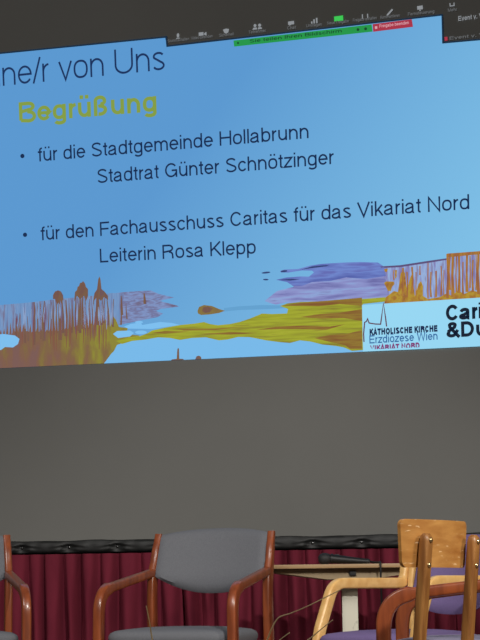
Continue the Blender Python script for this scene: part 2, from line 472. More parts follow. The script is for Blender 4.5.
def slide_text(name, txt, p0, p1, cap, w, mat, lift=.006, parent=None, clip=False, space=None):
    """one line of lettering from p0 to p1 (its baseline ends), cap height in slide units, w = stroke / cap height"""
    a, c = uv(*p0), uv(*p1); d = c - a; L = d.length; ex = d / L
    adv, gl = 0, []
    for ch in txt:
        st, ad = glyph(ch, w); gl.append((st, adv)); adv += ad + (space or 0)
    adv -= .12
    sx = L / adv; bm = bmesh.new()
    for st, x0 in gl:
        for s in st:
            pts = [((x + x0 - .06), y) for x, y in s]
            def tr(q):
                z = a + ex * (q.x * sx) + Vector((0, 1)) * (q.y * cap)
                if clip: z.y = max(z.y, -206.4)
                return local(wall_pt(z.x, z.y, lift))
            ribbon(bm, pts, w, tr)
    return obj(name, bm, mat, parent or slide_root, smooth=False)


def slide_poly(name, pxs, mat, lift, parent=None, smooth_edge=False):
    bm = bmesh.new()
    vs = [bm.verts.new(local(on_plane(x, y, YW - lift))) for x, y in pxs]
    bm.faces.new(vs); bm.normal_update(); bmesh.ops.triangulate(bm, faces=bm.faces, ngon_method='EAR_CLIP', quad_method='FIXED')
    return obj(name, bm, mat, parent or slide_root, smooth=False)


def polys(name, lists, mat, lift, parent=None):
    bm = bmesh.new()
    for pxs in lists:
        bm.faces.new([bm.verts.new(local(on_plane(x, y, YW - lift))) for x, y in pxs])
    bm.normal_update(); bmesh.ops.triangulate(bm, faces=bm.faces, ngon_method='EAR_CLIP', quad_method='FIXED')
    return obj(name, bm, mat, parent or slide_root, smooth=False)


def ell(cx, cy, rx, ry, n=14, tilt=0): return [(cx + rx * cos(2 * pi * k / n), cy + ry * sin(2 * pi * k / n) - tilt * rx * cos(2 * pi * k / n)) for k in range(n)]


def low(x): return 368.2 - .0455 * x                 # the slide's lower edge as the photo frames it

# background: a pale blue slide ground, projector hot spot painted in as a lighter lower right
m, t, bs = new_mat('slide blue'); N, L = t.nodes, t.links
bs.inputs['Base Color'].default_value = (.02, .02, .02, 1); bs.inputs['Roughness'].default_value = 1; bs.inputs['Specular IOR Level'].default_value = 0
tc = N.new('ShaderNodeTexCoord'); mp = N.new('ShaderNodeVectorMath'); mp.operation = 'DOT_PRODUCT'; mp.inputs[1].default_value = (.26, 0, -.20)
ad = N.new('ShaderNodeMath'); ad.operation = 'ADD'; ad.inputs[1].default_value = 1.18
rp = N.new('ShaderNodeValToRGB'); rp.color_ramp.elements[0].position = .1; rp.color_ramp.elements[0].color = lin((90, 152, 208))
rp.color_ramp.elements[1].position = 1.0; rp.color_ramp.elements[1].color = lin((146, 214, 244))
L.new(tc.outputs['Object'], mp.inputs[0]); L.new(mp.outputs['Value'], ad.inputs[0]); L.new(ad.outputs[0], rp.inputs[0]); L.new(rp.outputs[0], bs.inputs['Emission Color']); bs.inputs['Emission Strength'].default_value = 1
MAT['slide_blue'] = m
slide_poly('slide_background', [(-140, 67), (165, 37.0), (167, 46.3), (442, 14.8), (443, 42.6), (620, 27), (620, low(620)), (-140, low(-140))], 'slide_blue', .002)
MAT['navy'] = glow('slide navy ink', (24, 48, 92)); MAT['dark_ink'] = glow('slide dark ink', (20, 42, 80))
MAT['olive_ink'] = glow('slide olive heading', (132, 156, 68))
slide_text('title_lettering', 'ine/r von Uns', (-1.5, 86.7), (165.3, 70.0), 24.6, .085, 'navy')
slide_text('heading_lettering', 'Begrüßung', (19.5, 122.8), (157.2, 111.5), 20.2, .175, 'olive_ink')
slide_text('body_lettering', 'für die Stadtgemeinde Hollabrunn', (38.8, 161.9), (309.0, 138.4), 14.0, .122, 'dark_ink')
slide_text('body_lettering', 'Stadtrat Günter Schnötzinger', (97.8, 183.6), (334.0, 164.2), 14.0, .122, 'dark_ink')
slide_text('body_lettering', 'für den Fachausschuss Caritas für das Vikariat Nord', (41.6, 240.6), (469.6, 209.3), 14.0, .122, 'dark_ink')
slide_text('body_lettering', 'Leiterin Rosa Klepp', (100.3, 262.9), (256.0, 253.8), 14.0, .122, 'dark_ink')
for c in ((22.4, 156.0), (25.0, 234.8)):
    slide_poly('bullet_point', ell(c[0], c[1], 2.1, 2.2), 'dark_ink', .006)

# the painted landscape along the lower edge, as pools of colour
pt = bpy.data.objects.new('landscape_painting', None); C.objects.link(pt); pt.parent = slide_root
MAT['p_wash'] = glow_noise('watercolour lavender streaks', [(106, 88, 104), (112, 124, 166), (106, 142, 188), (120, 152, 196), (114, 108, 138), (108, 92, 100)], (54, 1, 4), 6, .15, seed=1)
MAT['p_bank'] = glow_noise('watercolour lilac bank', [(108, 94, 116), (118, 124, 166), (126, 148, 196), (112, 112, 150), (120, 140, 190)], (12, 1, 44), 6, .2, seed=2.2)
MAT['p_violet'] = glow_noise('watercolour violet', [(104, 104, 164), (124, 128, 186), (138, 144, 200), (140, 164, 214), (120, 112, 168)], (5, 1, 46), 6, .2, seed=4.3)
MAT['p_blue'] = glow_noise('watercolour blue hills', [(78, 92, 166), (96, 112, 184), (110, 134, 204), (98, 106, 178)], (5, 1, 40), 6, .2, seed=5.3)
MAT['p_brown'] = glow_noise('watercolour brown ground', [(116, 88, 82), (124, 94, 76), (128, 98, 72), (118, 92, 84)], (26, 1, 5), 6, .2, seed=2)
MAT['p_umber'] = glow_noise('watercolour olive brown', [(122, 98, 66), (128, 106, 62), (132, 112, 60), (126, 102, 68)], (26, 1, 6), 6, .2, seed=5)
MAT['p_olive'] = glow_noise('watercolour olive', [(124, 114, 54), (136, 128, 50), (142, 136, 50), (128, 118, 56)], (26, 1, 8), 6, .2, seed=6)
MAT['p_green'] = glow_noise('watercolour yellow green', [(126, 108, 44), (142, 142, 44), (154, 160, 42), (164, 170, 48), (138, 128, 44)], (4, 1, 62), 6, .15, seed=8)
MAT['p_earth'] = glow_noise('watercolour russet', [(124, 78, 44), (134, 98, 44), (144, 118, 46), (128, 88, 46)], (5, 1, 70), 6, .2, seed=8.8)
MAT['p_reed'] = glow_noise('watercolour reed brown', [(106, 78, 80), (116, 84, 72), (120, 92, 70), (102, 78, 92)], (40, 1, 8), 5, .2, seed=3)
MAT['p_orange'] = glow_noise('watercolour orange trunks', [(128, 84, 78), (156, 100, 56), (170, 122, 52), (134, 90, 74)], (50, 1, 9), 5, .3, seed=9)
MAT['p_yellow'] = glow_noise('watercolour amber foliage', [(142, 88, 54), (164, 118, 46), (178, 148, 50), (154, 104, 50)], (30, 1, 24), 6, .3, seed=11)
MAT['p_far'] = glow_noise('watercolour pale lilac', [(124, 106, 146), (132, 134, 188), (150, 178, 220), (124, 108, 150)], (52, 1, 7), 6, .2, seed=12)
m = glow_noise('watercolour ground', [(122, 90, 84), (126, 92, 74), (126, 100, 66), (132, 116, 58), (140, 134, 52), (136, 124, 54)], (20, 1, 6), 6, .25, seed=2)
t = m.node_tree; N, L = t.nodes, t.links
nz_ = [n for n in N if n.type == 'TEX_NOISE'][0]; rp_ = [n for n in N if n.type == 'VALTORGB'][0]; tc_ = [n for n in N if n.type == 'TEX_COORD'][0]
sx_ = N.new('ShaderNodeSeparateXYZ'); L.new(tc_.outputs['Object'], sx_.inputs[0])
x0_, x1_ = on_plane(28, 340, YW).x, on_plane(138, 340, YW).x
mr_ = N.new('ShaderNodeMapRange'); mr_.inputs['From Min'].default_value = x0_; mr_.inputs['From Max'].default_value = x1_; mr_.inputs['To Min'].default_value = -.16; mr_.inputs['To Max'].default_value = .16
L.new(sx_.outputs['X'], mr_.inputs['Value'])
a_ = N.new('ShaderNodeMath'); a_.operation = 'MULTIPLY_ADD'; a_.inputs[1].default_value = .75; L.new(nz_.outputs['Fac'], a_.inputs[0])
b_ = N.new('ShaderNodeMath'); b_.operation = 'ADD'; b_.inputs[1].default_value = .125; L.new(mr_.outputs[0], b_.inputs[0]); L.new(b_.outputs[0], a_.inputs[2])
L.new(a_.outputs[0], rp_.inputs[0])
MAT['p_brown'] = MAT['p_ground'] = m
MAT['p_dark'] = glow('watercolour deep blue', (48, 62, 112)); MAT['p_pool'] = glow('watercolour bright water', (124, 190, 238)); MAT['p_line'] = glow('watercolour ridge line', (92, 78, 120))
MAT['p_shade'] = glow('watercolour pale trail', (98, 160, 206))
slide_poly('lilac_bank', [(108, 294), (125, 292), (140, 291), (151, 290.5), (159, 294), (174, 297.5), (165, 299.5), (160, 301), (177, 305.5), (179, 306.6), (160, 309), (156, 311), (163, 313.5), (158, 317), (140, 320.5), (124, 324), (112, 326), (100, 326)], 'p_bank', .0030, pt)
slide_poly('lilac_wash', [(-120, 313), (0, 305), (18, 303.5), (34, 302), (53, 299.5), (75, 297.5), (95, 295.5), (112, 293), (124, 293.5), (122, 310), (118, 328), (60, 336), (0, 333), (-120, 340)], 'p_wash', .0032, pt)
def ragged(x0, x1, base, amp, seed_, n):
    rr = random.Random(seed_); out = []
    for k in range(n + 1):
        x = x0 + (x1 - x0) * k / n; y = base(x)
        out += [(x - .6, y + rr.uniform(0, 1)), (x + (x1 - x0) / n * .25, y - amp * rr.random() ** 1.6), (x + (x1 - x0) / n * .55, y + rr.uniform(0, 1.5))]
    return out
slide_poly('brown_ground', [(-120, 340)] + ragged(0, 112, lambda x: 331 - max(0, x - 50) * .20 + (3 if x < 12 else 0), 12, 3, 34) + [(117, 322), (118, 330), (115, 340), (114, 350), (104, low(104)), (-120, low(-120))], 'p_brown', .004, pt)
slide_poly('olive_ground', ragged(80, 112, lambda x: 330 - max(0, x - 80) * .42, 9, 8, 11) + [(116, 320), (119, 327), (128, 328), (126, 334), (140, 335.5), (128, 341), (117, 345), (114, 351), (104, 361), (98, low(98)), (90, low(90)), (86, 348)], 'p_ground', .0046, pt)
rr = random.Random(11); reeds, pale = [], []
spots = [(16, 318, 334, 1.6), (19, 313, 336, 1.2), (25, 311, 340, 1.6), (28, 316, 338, 1.0), (34, 302, 342, 2.2), (38, 303, 330, 1.2), (41, 302, 336, 1.2), (44, 301, 338, 2.4), (48, 304, 330, 1.0), (51, 302, 333, 1.2), (54, 300, 332, 1.8), (57, 297, 330, 1.4), (60, 297, 337, 2.6),
         (63, 298, 330, 2.0), (66, 300, 333, 2.4), (69, 303, 326, 1.2), (72, 300, 330, 1.6), (76, 296, 326, 1.8), (78, 292, 328, 1.4), (80, 292, 330, 2.0), (83, 294, 326, 2.2), (86, 298, 320, 1.2), (89, 299, 326, 1.2), (93, 299, 322, 1.4), (96, 294, 322, 2.0), (99, 290, 322, 2.6), (102, 296, 322, 1.2), (104, 296, 320, 1.4), (108, 299, 322, 1.6), (113, 299, 324, 1.4), (122, 296, 312, 1.8), (121, 306, 322, 1.2), (145, 293, 301, 2.2), (127, 303, 316, 1.0)]
for x, top, bot, wd in spots:
    k = rr.uniform(-1.2, 1.2); c = rr.uniform(-1, 1)
    reeds.append([(x + k - wd * .2, top), (x + k + wd * .2, top), (x + c + wd * .45, (top + bot) / 2), (x + wd * .7, bot + 3), (x - wd * .7, bot + 3), (x + c - wd * .45, (top + bot) / 2)])
polys('reed_print', reeds, 'p_reed', .005, pt)
MAT['p_plum'] = glow('watercolour plum stroke', (112, 76, 96)); MAT['p_pale'] = glow('watercolour pale stroke', (136, 160, 200)); MAT['p_rust'] = glow('watercolour rust stroke', (128, 82, 66))
for nm, mt, n_, lo_, hi_, t0, t1, b0, b1 in (('pale_stroke_print', 'p_pale', 24, 22, 112, 303, 309, 318, 330), ('plum_stroke_print', 'p_plum', 16, 14, 112, 300, 316, 324, 340), ('rust_stroke_print', 'p_rust', 20, 20, 108, 304, 326, 336, 352)):
    st_ = []
    for q in range(n_):
        x = rr.uniform(lo_, hi_); a0 = rr.uniform(t0, t1); a1 = rr.uniform(b0, b1); wd = rr.uniform(.35, .85); k = rr.uniform(-.8, .8)
        st_.append([(x + k - .15, a0), (x + k + .15, a0), (x + wd, a0 * .45 + a1 * .55), (x + .2, a1), (x - .2, a1), (x - wd, a0 * .45 + a1 * .55)])
    polys(nm, st_, mt, .0051, pt)
MAT['p_shallow'] = glow('watercolour pale water', (118, 184, 232))
slide_poly('pale_water', [(112, 352), (118, 340), (150, 334), (200, 328), (250, 328), (300, 322), (362, 322), (362, low(362)), (104, low(104))], 'p_shallow', .0028, pt)
polys('reed_crown_print', [[(53, 299), (53, 295), (55, 291.5), (58, 290.3), (61, 291.5), (63, 295), (63.4, 299), (61.5, 304), (60, 300), (57, 305), (55, 299)], [(74, 302), (75, 292), (77, 290), (77.5, 287), (79, 286), (80, 283), (82, 282.4), (83, 281), (85, 283.5), (86, 287), (88, 289), (88, 296), (86, 301), (84, 296), (80, 299), (77, 296)],
                      [(93, 302), (94.5, 293), (97, 289.5), (98.3, 279), (99.4, 276.5), (100.4, 279), (101.5, 289), (105, 292), (108, 296), (108, 300), (104, 297), (101, 301), (97, 297)]], 'p_reed', .0052, pt)
polys('water_pool_print', [[(-60, 338), (-10, 335), (4, 334), (15, 335.5), (19.5, 339), (18, 344), (13, 347.5), (5, 347), (1, 350), (-10, 351), (-60, 354)], ell(139, 322.2, 4, 1.3), [(124, 326.5), (131, 323.8), (141, 322.6), (142, 325), (160, 322), (172, 323), (180, 325), (172, 326), (152, 329), (128, 328.6)],
                      [(113, 334), (117, 331), (130, 330.5), (134, 333), (130, 336.5), (118, 338)], ell(141, 332.4, 6.0, 1.9)], 'p_pool', .0055, pt)
slide_poly('green_meadow', [(116, 341), (128, 337.5), (140, 336), (147, 333.5), (152, 330.5), (166, 327.5), (180, 325), (194, 323.6), (204, 322), (210, 324), (218, 325.2), (230, 324), (240, 321.8), (250, 318.5), (262, 313.5), (272, 314), (287, 313.4), (288, 309), (280, 306), (290, 302.5), (312, 301), (340, 299.5), (362, 297), (400, 296), (400, 300),
                            (363, 304), (363, 350), (352, 351), (344, 347.5), (336, 346), (322, 344.5), (310, 341.5), (300, 340.4), (290, 343.0), (280, 342.2), (266, 340.4), (250, 337.2), (238, 337.0), (228, 339.5), (219, 340.4), (206, 337.4), (192, 338), (180, 340), (170, 338), (158, 337.4), (146, 339.5), (132, 341), (122, 344)], 'p_green', .005, pt)
polys('russet_print', [[(176, 329), (215, 328.4), (246, 326.4), (215, 330.2), (184, 330.6)], [(280, 306), (300, 302.8), (330, 300.4), (362, 297.6), (362, 306), (340, 304.0), (318, 306.4), (300, 306)], [(300, 317), (320, 314), (340, 312.6), (362, 309), (362, 321), (344, 318), (322, 318.6)], [(314, 338), (330, 335), (346, 334), (362, 330), (362, 349), (350, 349), (345, 345), (330, 342)],
                       [(256, 330), (276, 326.6), (300, 325.6), (330, 326.6), (346, 324), (326, 330), (300, 329), (280, 329)], [(200, 334), (230, 332), (258, 333), (230, 334.6)], [(150, 333), (165, 331), (190, 331.6), (166, 333.6)]], 'p_earth', .0055, pt)
slide_poly('violet_hills', [(264.5, 301), (269, 297.5), (277, 291), (293, 287), (296, 284), (330, 276), (380, 270), (386, 280), (388, 297), (362, 299), (330, 301), (300, 302), (286, 303.6), (290, 301.5), (276, 304.6), (270, 303)], 'p_violet', .0053, pt)
slide_poly('blue_hills', [(293, 286), (287, 282), (276, 279.8), (286, 277.6), (300, 276.4), (309, 276.6), (314, 272.4), (312, 270.6), (302, 270.4), (288, 272.6), (281, 272.4), (280, 271), (284, 269.6), (298, 269), (310, 265.6), (322, 263.8), (342, 262.6), (360, 262.0), (378, 262.5), (384, 266.5), (386, 276), (366, 279), (346, 277.4), (330, 281), (312, 282), (302, 286)], 'p_blue', .0056, pt)
polys('brush_mark_print', [ell(266, 272.6, 4.4, .9, tilt=.1), ell(265.8, 279.6, 2.8, .8), ell(284, 271.2, 3.4, 1.0, tilt=.1), [(300, 269.8), (312, 266.4), (330, 264.8), (326, 266.3), (310, 268.4)], [(278, 279.8), (292, 278.8), (300, 279.6), (290, 280.6)]], 'p_dark', .006, pt)
slide_poly('lilac_backdrop', [(383, 267), (400, 266), (430, 261.5), (447, 258.6), (447, 253.5), (480, 251.5), (640, 240), (640, 286), (480, 297.5), (386, 303.5)], 'p_far', .0052, pt)
polys('ridge_line', [[(380, 266.4), (400, 265.2), (430, 260.6), (447, 258.2), (447, 259.8), (430, 262.6), (400, 267.2), (381, 268)]], 'p_line', .0056, pt)
slide_poly('amber_foliage', [(384, 303.6), (386, 297), (390, 294), (394, 291), (398, 292), (400.5, 274), (403, 270), (405, 273), (407, 290), (410, 278), (412, 274), (413, 284), (415, 296), (418.5, 284), (421, 281), (423, 286), (423, 296), (428, 299), (440, 297), (447, 293), (452, 296), (458, 290), (464, 294), (472, 290), (480, 293), (640, 278), (640, 287), (480, 297.8), (386, 304)], 'p_yellow', .0058, pt)
polys('foliage_clump_print', [[(384, 283), (386, 281.4), (394, 281.6), (394.5, 284), (392, 287), (391, 291), (388, 291), (386, 287)], [(384, 269), (388, 268.6), (387, 272), (385, 272)], [(395, 270), (397, 270), (396.6, 277), (395, 279)]], 'p_yellow', .0059, pt)
tr_ = []
for x, top, bot, wd in [(394, 270, 280, 1.0), (403, 268, 296, 2.0), (407, 272, 297, 1.4), (412, 267, 292, 1.8), (416, 272, 298, 1.0), (428, 270, 298, 1.0), (431, 272, 297, 1.4), (436, 271, 297, 1.6), (441, 266, 295, 1.2), (444, 270, 296, .9), (447.5, 254, 298, 2.4), (450, 254, 290, 1.6), (453, 254, 297, 2.6), (456.5, 256, 292, 1.2), (459, 256, 293, 2.2), (463, 262, 294, 1.4), (467, 254, 292, 2.2), (470, 256, 288, 1.2), (473, 260, 292, 1.6), (476, 254, 290, 1.0), (478.5, 252, 294, 2.4), (485, 252, 294, 3), (495, 252, 294, 4), (508, 250, 292, 3), (428, 263, 270, 1.0), (420, 266, 275, 1.2)]:
    k = rr.uniform(-1, 1)
    tr_.append([(x - wd * .5, top), (x + wd * .5, top - .2), (x + wd * .45 + k, (top + bot) / 2), (x + wd * .7, bot), (x - wd * .7, bot), (x - wd * .45 + k, (top + bot) / 2)])
polys('tree_trunk_print', tr_, 'p_orange', .0060, pt)
polys('canopy_edge', [[(447, 253.6), (640, 239), (640, 244), (480, 254.2), (462, 256.0), (447, 257.4)]], 'p_orange', .0061, pt)
slide_poly('pale_trail', [(224, 308), (240, 306.2), (262, 305), (283, 305.4), (286, 308), (270, 309), (240, 310), (224, 311.5)], 'p_shade', .004, pt)
slide_poly('floating_stone', [(197.5, 311), (199, 307), (204, 305), (212, 306), (219, 309), (225, 310.8), (219, 313), (210, 314.4), (201, 315), (198, 313.5)], 'p_umber', .0045, pt)
slide_poly('stone_core', [(202, 311), (203, 307.4), (208, 306.4), (213, 308.4), (210, 312), (205, 313)], 'p_reed', .0048, pt)
polys('small_post_print', [[(171, low(171)), (172, 359.4), (176.7, 358.9), (177.4, 349), (178.2, 347.8), (179, 349), (179.3, 358.7), (183, 358.9), (184, low(184))], [(195.2, low(195)), (196.5, 356.4), (199, 355.6), (201, 356.8), (201.4, low(201.4))]], 'p_reed', .0045, pt)

# logo panel
MAT['logo_white'] = glow('slide logo ground', (150, 214, 242)); MAT['logo_navy'] = glow('logo navy', (22, 40, 78)); MAT['logo_blue'] = glow('logo blue', (52, 104, 160))
MAT['logo_plum'] = glow('logo plum', (128, 58, 116)); MAT['logo_black'] = glow('logo black', (14, 26, 46)); MAT['logo_brown'] = glow('logo brown line', (96, 56, 74))
lg = slide_poly('logo_panel', [(362, 305), (480, 297.6), (640, 287), (640, low(640)), (363, low(363))], 'logo_white', .0068)
b = bmesh.new()
def on_slide(lift): return lambda q: local(on_plane(q.x, q.y, YW - lift))
ribbon(b, [(364, 342), (363.6, 334), (364.6, 322.5), (366.6, 321.2), (367.6, 318.8), (369, 323), (375, 324), (380.6, 324.2), (381.2, 320), (383.4, 303.2), (385.6, 318), (386.6, 326.5)], 1.2, on_slide(.0075))
obj('church_outline', b, 'logo_brown', lg, smooth=False)
slide_text('logo_lettering', 'KATHOLISCHE KIRCHE', (369.8, 335.6), (437.6, 331.8), 6.2, .29, 'logo_navy', .0075, lg)
slide_text('logo_lettering', 'Erzdiözese Wien', (369.6, 343.8), (437.8, 339.8), 7.8, .15, 'logo_blue', .0075, lg)
slide_text('logo_lettering', 'VIKARIAT NORD', (370.6, 352.0), (419.8, 348.8), 6.0, .26, 'logo_plum', .0075, lg, clip=True)
slide_text('logo_lettering', 'Caritas', (446.0, 321.2), (510.0, 316.3), 15.0, .215, 'logo_black', .0075, lg)
slide_text('logo_lettering', '&Du', (447.0, 338.0), (486.0, 335.8), 14.6, .215, 'logo_black', .0075, lg)

# meeting toolbar at the top of the slide
MAT['bar_dark'] = glow('toolbar dark', (46, 50, 56)); MAT['bar_line'] = glow('toolbar outline', (22, 44, 66)); MAT['bar_icon'] = glow('toolbar icon', (140, 144, 148)); MAT['bar_text'] = glow('toolbar caption', (98, 100, 102))
MAT['bar_green'] = glow('share green', (36, 150, 72)); MAT['bar_red'] = glow('share red', (168, 52, 72)); MAT['bar_gtext'] = glow('share caption', (20, 70, 44)); MAT['bar_rtext'] = glow('stop caption', (218, 160, 170)); MAT['bar_gicon'] = glow('share icon green', (60, 200, 84))
tb = bpy.data.objects.new('meeting_toolbar', None); C.objects.link(tb); tb.parent = slide_root
polys('toolbar_outline', [[(-140, 66.2), (165.6, 36.2), (165.6, 37.8), (-140, 67.8)], [(165.4, 36), (166.9, 36), (168, 46.8), (166.4, 46.8)], [(166.4, 45.4), (442.6, 14.0), (442.6, 15.6), (166.6, 47.0)], [(441.4, 14.2), (442.8, 14.2), (443.8, 43.2), (442.2, 43.4)], [(442.4, 42.0), (620, 26.4), (620, 28), (442.4, 43.6)]], 'bar_line', .0062, tb)
polys('share_bar', [[(233.4, 40.6), (371.6, 24.4), (372.6, 31.6), (234.2, 46.6)]], 'bar_green', .0065, tb)
slide_text('share_caption', 'Sie teilen Ihren Bildschirm', (250, 43.2), (342, 32.7), 3.2, .16, 'bar_gtext', .0072, tb)
polys('share_icon', [ell(238, 43, 1, 1.2), ell(358, 29.6, 1.4, 1.5), ell(365.6, 28.8, 1.4, 1.5)], 'bar_gtext', .0072, tb)
sb = polys('stop_button', [[(372.6, 24.2), (411.8, 19.2), (413.0, 26.8), (373.2, 31.8)]], 'bar_red', .0065, tb)
slide_text('stop_caption', 'Freigabe beenden', (379.5, 28.2), (409, 24.4), 3.0, .16, 'bar_rtext', .0072, tb)
polys('stop_icon', [[(374.8, 26.4), (377.2, 26.1), (377.4, 28.7), (375, 29)]], 'bar_rtext', .0072, tb)
caps = [('Stummschalten', 168, 189.5, 43.0), ('Video beenden', 191.5, 213, 40.2), ('Sicherheit', 219.5, 234, 37.4), ('Teilnehmer', 249, 266, 34.2), ('Chat', 287.5, 296, 30.0), ('Umfragen', 306.5, 322, 27.8), ('Neue Freigabe', 327.5, 349, 25.2), ('Freigabe anhalten', 353, 377, 22.3), ('Kommentieren', 380.5, 400, 19.4), ('Fernsteuerung', 408, 434.5, 16.2)]
for t_, x0, x1, y in caps:
    slide_text('toolbar_caption', t_, (x0, y), (x1, y - .115 * (x1 - x0)), 3.0, .17, 'bar_text', .0068, tb)
ic = lambda pts: pts
icons = [[ell(178, 35.4, 1.3, 2.2), [(176.2, 38), (179.8, 37.6), (179.8, 38.5), (176.2, 38.9)]], [[(198.6, 32.6), (203.4, 32.0), (203.6, 35.4), (198.8, 36)], [(204, 33.4), (206.4, 31.8), (206.6, 35.6), (204.2, 34.8)]],
         [[(223, 29.6), (226, 28.6), (229, 29), (228.4, 32.2), (226, 33.8), (224, 32.4)]], [ell(255, 25.6, 1.5, 1.6), ell(259.6, 25.2, 1.5, 1.6), [(252.4, 29.8), (253.4, 27.8), (256.6, 27.4), (257.2, 29.4)], [(257.6, 29.4), (258.4, 27.2), (261.2, 27), (262.2, 28.8)]],
         [[(288, 21.6), (294, 20.8), (294.2, 24.2), (291, 24.6), (289.4, 26.0), (289.4, 24.8), (288.2, 24.9)]], [[(311, 21.6), (312.4, 21.4), (312.5, 23.6), (311.2, 23.8)], [(313.2, 19.4), (314.8, 19.2), (315, 23.4), (313.6, 23.6)], [(315.8, 18), (317.4, 17.8), (317.6, 23), (316.2, 23.2)]],
         [[(361.8, 14.4), (362.9, 14.3), (363.1, 18.6), (362.1, 18.7)], [(367, 13.8), (368.1, 13.7), (368.3, 18), (367.3, 18.1)]], [[(386.8, 14.4), (391.8, 8.8), (393.2, 9.8), (388.4, 15.2), (386.6, 15.8)]], [[(417, 6.2), (422.6, 5.4), (422.9, 9.2), (417.4, 9.8)], [(419.4, 9.8), (420.6, 9.6), (420.7, 11), (419.5, 11.1)]]]
for pl in icons: polys('toolbar_icon', pl, 'bar_icon', .0068, tb)
polys('toolbar_icon', [[(334, 16.6), (343, 15.4), (343.3, 20.4), (334.4, 21.4)]], 'bar_gicon', .0068, tb)
sp = bpy.data.objects.new('meeting_side_panel', None); C.objects.link(sp); sp.parent = slide_root
slide_text('panel_caption', 'Event v. V', (458.4, 21.4), (482.6, 18.2), 4.4, .17, 'bar_icon', .0068, sp)
slide_text('panel_caption', 'Event v. V', (449.6, 40.2), (484, 36.4), 3.0, .17, 'bar_text', .0068, sp)
slide_text('panel_caption', 'Mehr', (448, 12.2), (457, 11.2), 3.0, .17, 'bar_text', .0068, sp)
polys('panel_icon', [[(449.4, 3.2), (450.4, 3.1), (450.6, 5.6), (453.6, 5.2), (453.5, 2.7), (454.4, 2.6), (454.7, 6.0), (449.8, 6.6)]], 'bar_icon', .0068, sp)
polys('panel_icon', [[(444.4, 37.0), (447.4, 36.7), (447.7, 40.4), (444.7, 40.8)]], 'bar_red', .0068, sp)


# ------------------------------------------------------------------ armchairs
def seat_bm(wf, wr, yf, yr, ztop, th, dome=.012):
    bm = bmesh.new(); n = 40; rings = []
    def outline(ins):
        out = []
        for k in range(n):
            a = 2 * pi * k / n; c, s = cos(a), sin(a); e = .28
            ux = math.copysign(abs(c) ** e, c); uy = math.copysign(abs(s) ** e, s)
            y = (yf + yr) / 2 + uy * ((yr - yf) / 2 - ins); t = (y - yf) / (yr - yf)
            out.append((ux * ((wf + (wr - wf) * t) - ins), y))
        return out
    levels = [(.03, -th), (.008, -th + .006), (0, -th * .6), (0, -th * .38), (.006, -.012), (.022, -.003), (.06, .003), (.12, dome * .8), (.18, dome)]
    for ins, dz in levels: rings.append([bm.verts.new((x, y, ztop + dz - dome)) for x, y in outline(ins)])
    for i in range(len(rings) - 1):
        for j in range(n): bm.faces.new((rings[i][j], rings[i][(j + 1) % n], rings[i + 1][(j + 1) % n], rings[i + 1][j]))
    bm.faces.new(rings[0][::-1]); bm.faces.new(rings[-1])
    return bm


def back_bm(hw, ztc, zte, zbc, zbe, yfun, th, curve):
    """upholstered curved back panel: arched top, drooping lower edge"""
    bm = bmesh.new(); NU, NV = 26, 14; F, Bk = [], []
    for j in range(NV + 1):
        v = j / NV; rf, rb = [], []
        for i in range(NU + 1):
            u = -1 + 2 * i / NU; zt = zte + (ztc - zte) * (1 - abs(u) ** 2.4); zb_ = zbe + (zbc - zbe) * (1 - abs(u) ** 2.2)
            z = zb_ + (zt - zb_) * v
            pil = (1 - abs(u) ** 10) * (1 - abs(2 * v - 1) ** 8); pil = max(pil, 0) ** .5
            y = yfun(z) + curve * (1 - u * u)
            rf.append(bm.verts.new((hw * u, y - th * (.12 + .5 * pil), z))); rb.append(bm.verts.new((hw * u, y + th * (.12 + .3 * pil), z)))
        F.append(rf); Bk.append(rb)
    for j in range(NV):
        for i in range(NU):
            bm.faces.new((F[j][i], F[j][i + 1], F[j + 1][i + 1], F[j + 1][i])); bm.faces.new((Bk[j][i + 1], Bk[j][i], Bk[j + 1][i], Bk[j + 1][i + 1]))
    for j in range(NV):
        for i in (0, NU): bm.faces.new((F[j][i], F[j + 1][i], Bk[j + 1][i], Bk[j][i]))
    for i in range(NU):
        for j in (0, NV): bm.faces.new((F[j][i], Bk[j][i], Bk[j][i + 1], F[j][i + 1]))
    return bm


def cherry_chair(label, px, depth, turn, fabric, af=.600, ar=.678, zs=.457):
    """bentwood armchair; local origin under the seat, facing -Y. turn = degrees the front points left of the camera"""
    rz = YAW - radians(turn); p = ground(px, depth) + Matrix.Rotation(rz, 3, 'Z') @ Vector((0, -.215, 0))
    t = thing('cherry_armchair', label, 'armchair', p, rz)
    yr, yf = .215, -.215; hr, hf = .267, .293
    yfun = lambda z: yr + .012 + max(0, z - .66) * .34
    for s in (-1, 1):
        pts = fillet([(s * (hf + .004), yf - .018, 0), (s * hf, yf - .012, af), (s * hr, yr, ar)], [.11], 12)
        n = len(pts); b = bmesh.new()
        sweep(b, pts, (1, 0, 0), [.037] * n, [.046] * 2 + [.048] * (n - 4) + [.038, .034], .25)
        obj('arm_frame', b, 'cherry', t)
        b = bmesh.new()
        sweep(b, smooth_path([(s * hr, yr + .055, 0), (s * hr, yr + .022, .30), (s * hr, yr + .012, .60), (s * hr, yfun(.72) + .004, .72), (s * (hr - .004), yfun(.846), .846)], 6), (1, 0, 0), .032, [.052] * 6 + [.056] * 6 + [.054] * 4 + [.046] * 2 + [.038] * 4 + [.028, .024, .020], .3)
        obj('rear_post', b, 'cherry', t)
        b = bmesh.new(); box(b, (s * (hr + .004), 0, .37), (.022, .40, .05), bev=.005)
        obj('seat_rail', b, 'cherry', t)
    for y in (yf + .03, yr - .01):
        b = bmesh.new(); box(b, (0, y, .37), (hr * 2, .022, .05), bev=.005); obj('cross_rail', b, 'cherry', t)
    obj('seat', seat_bm(.275, .250, yf - .030, yr - .005, zs, .062), fabric, t)
    obj('backrest', back_bm(hr - .012, .868, .842, .590, .665, yfun, .042, .045), fabric, t)
    return t


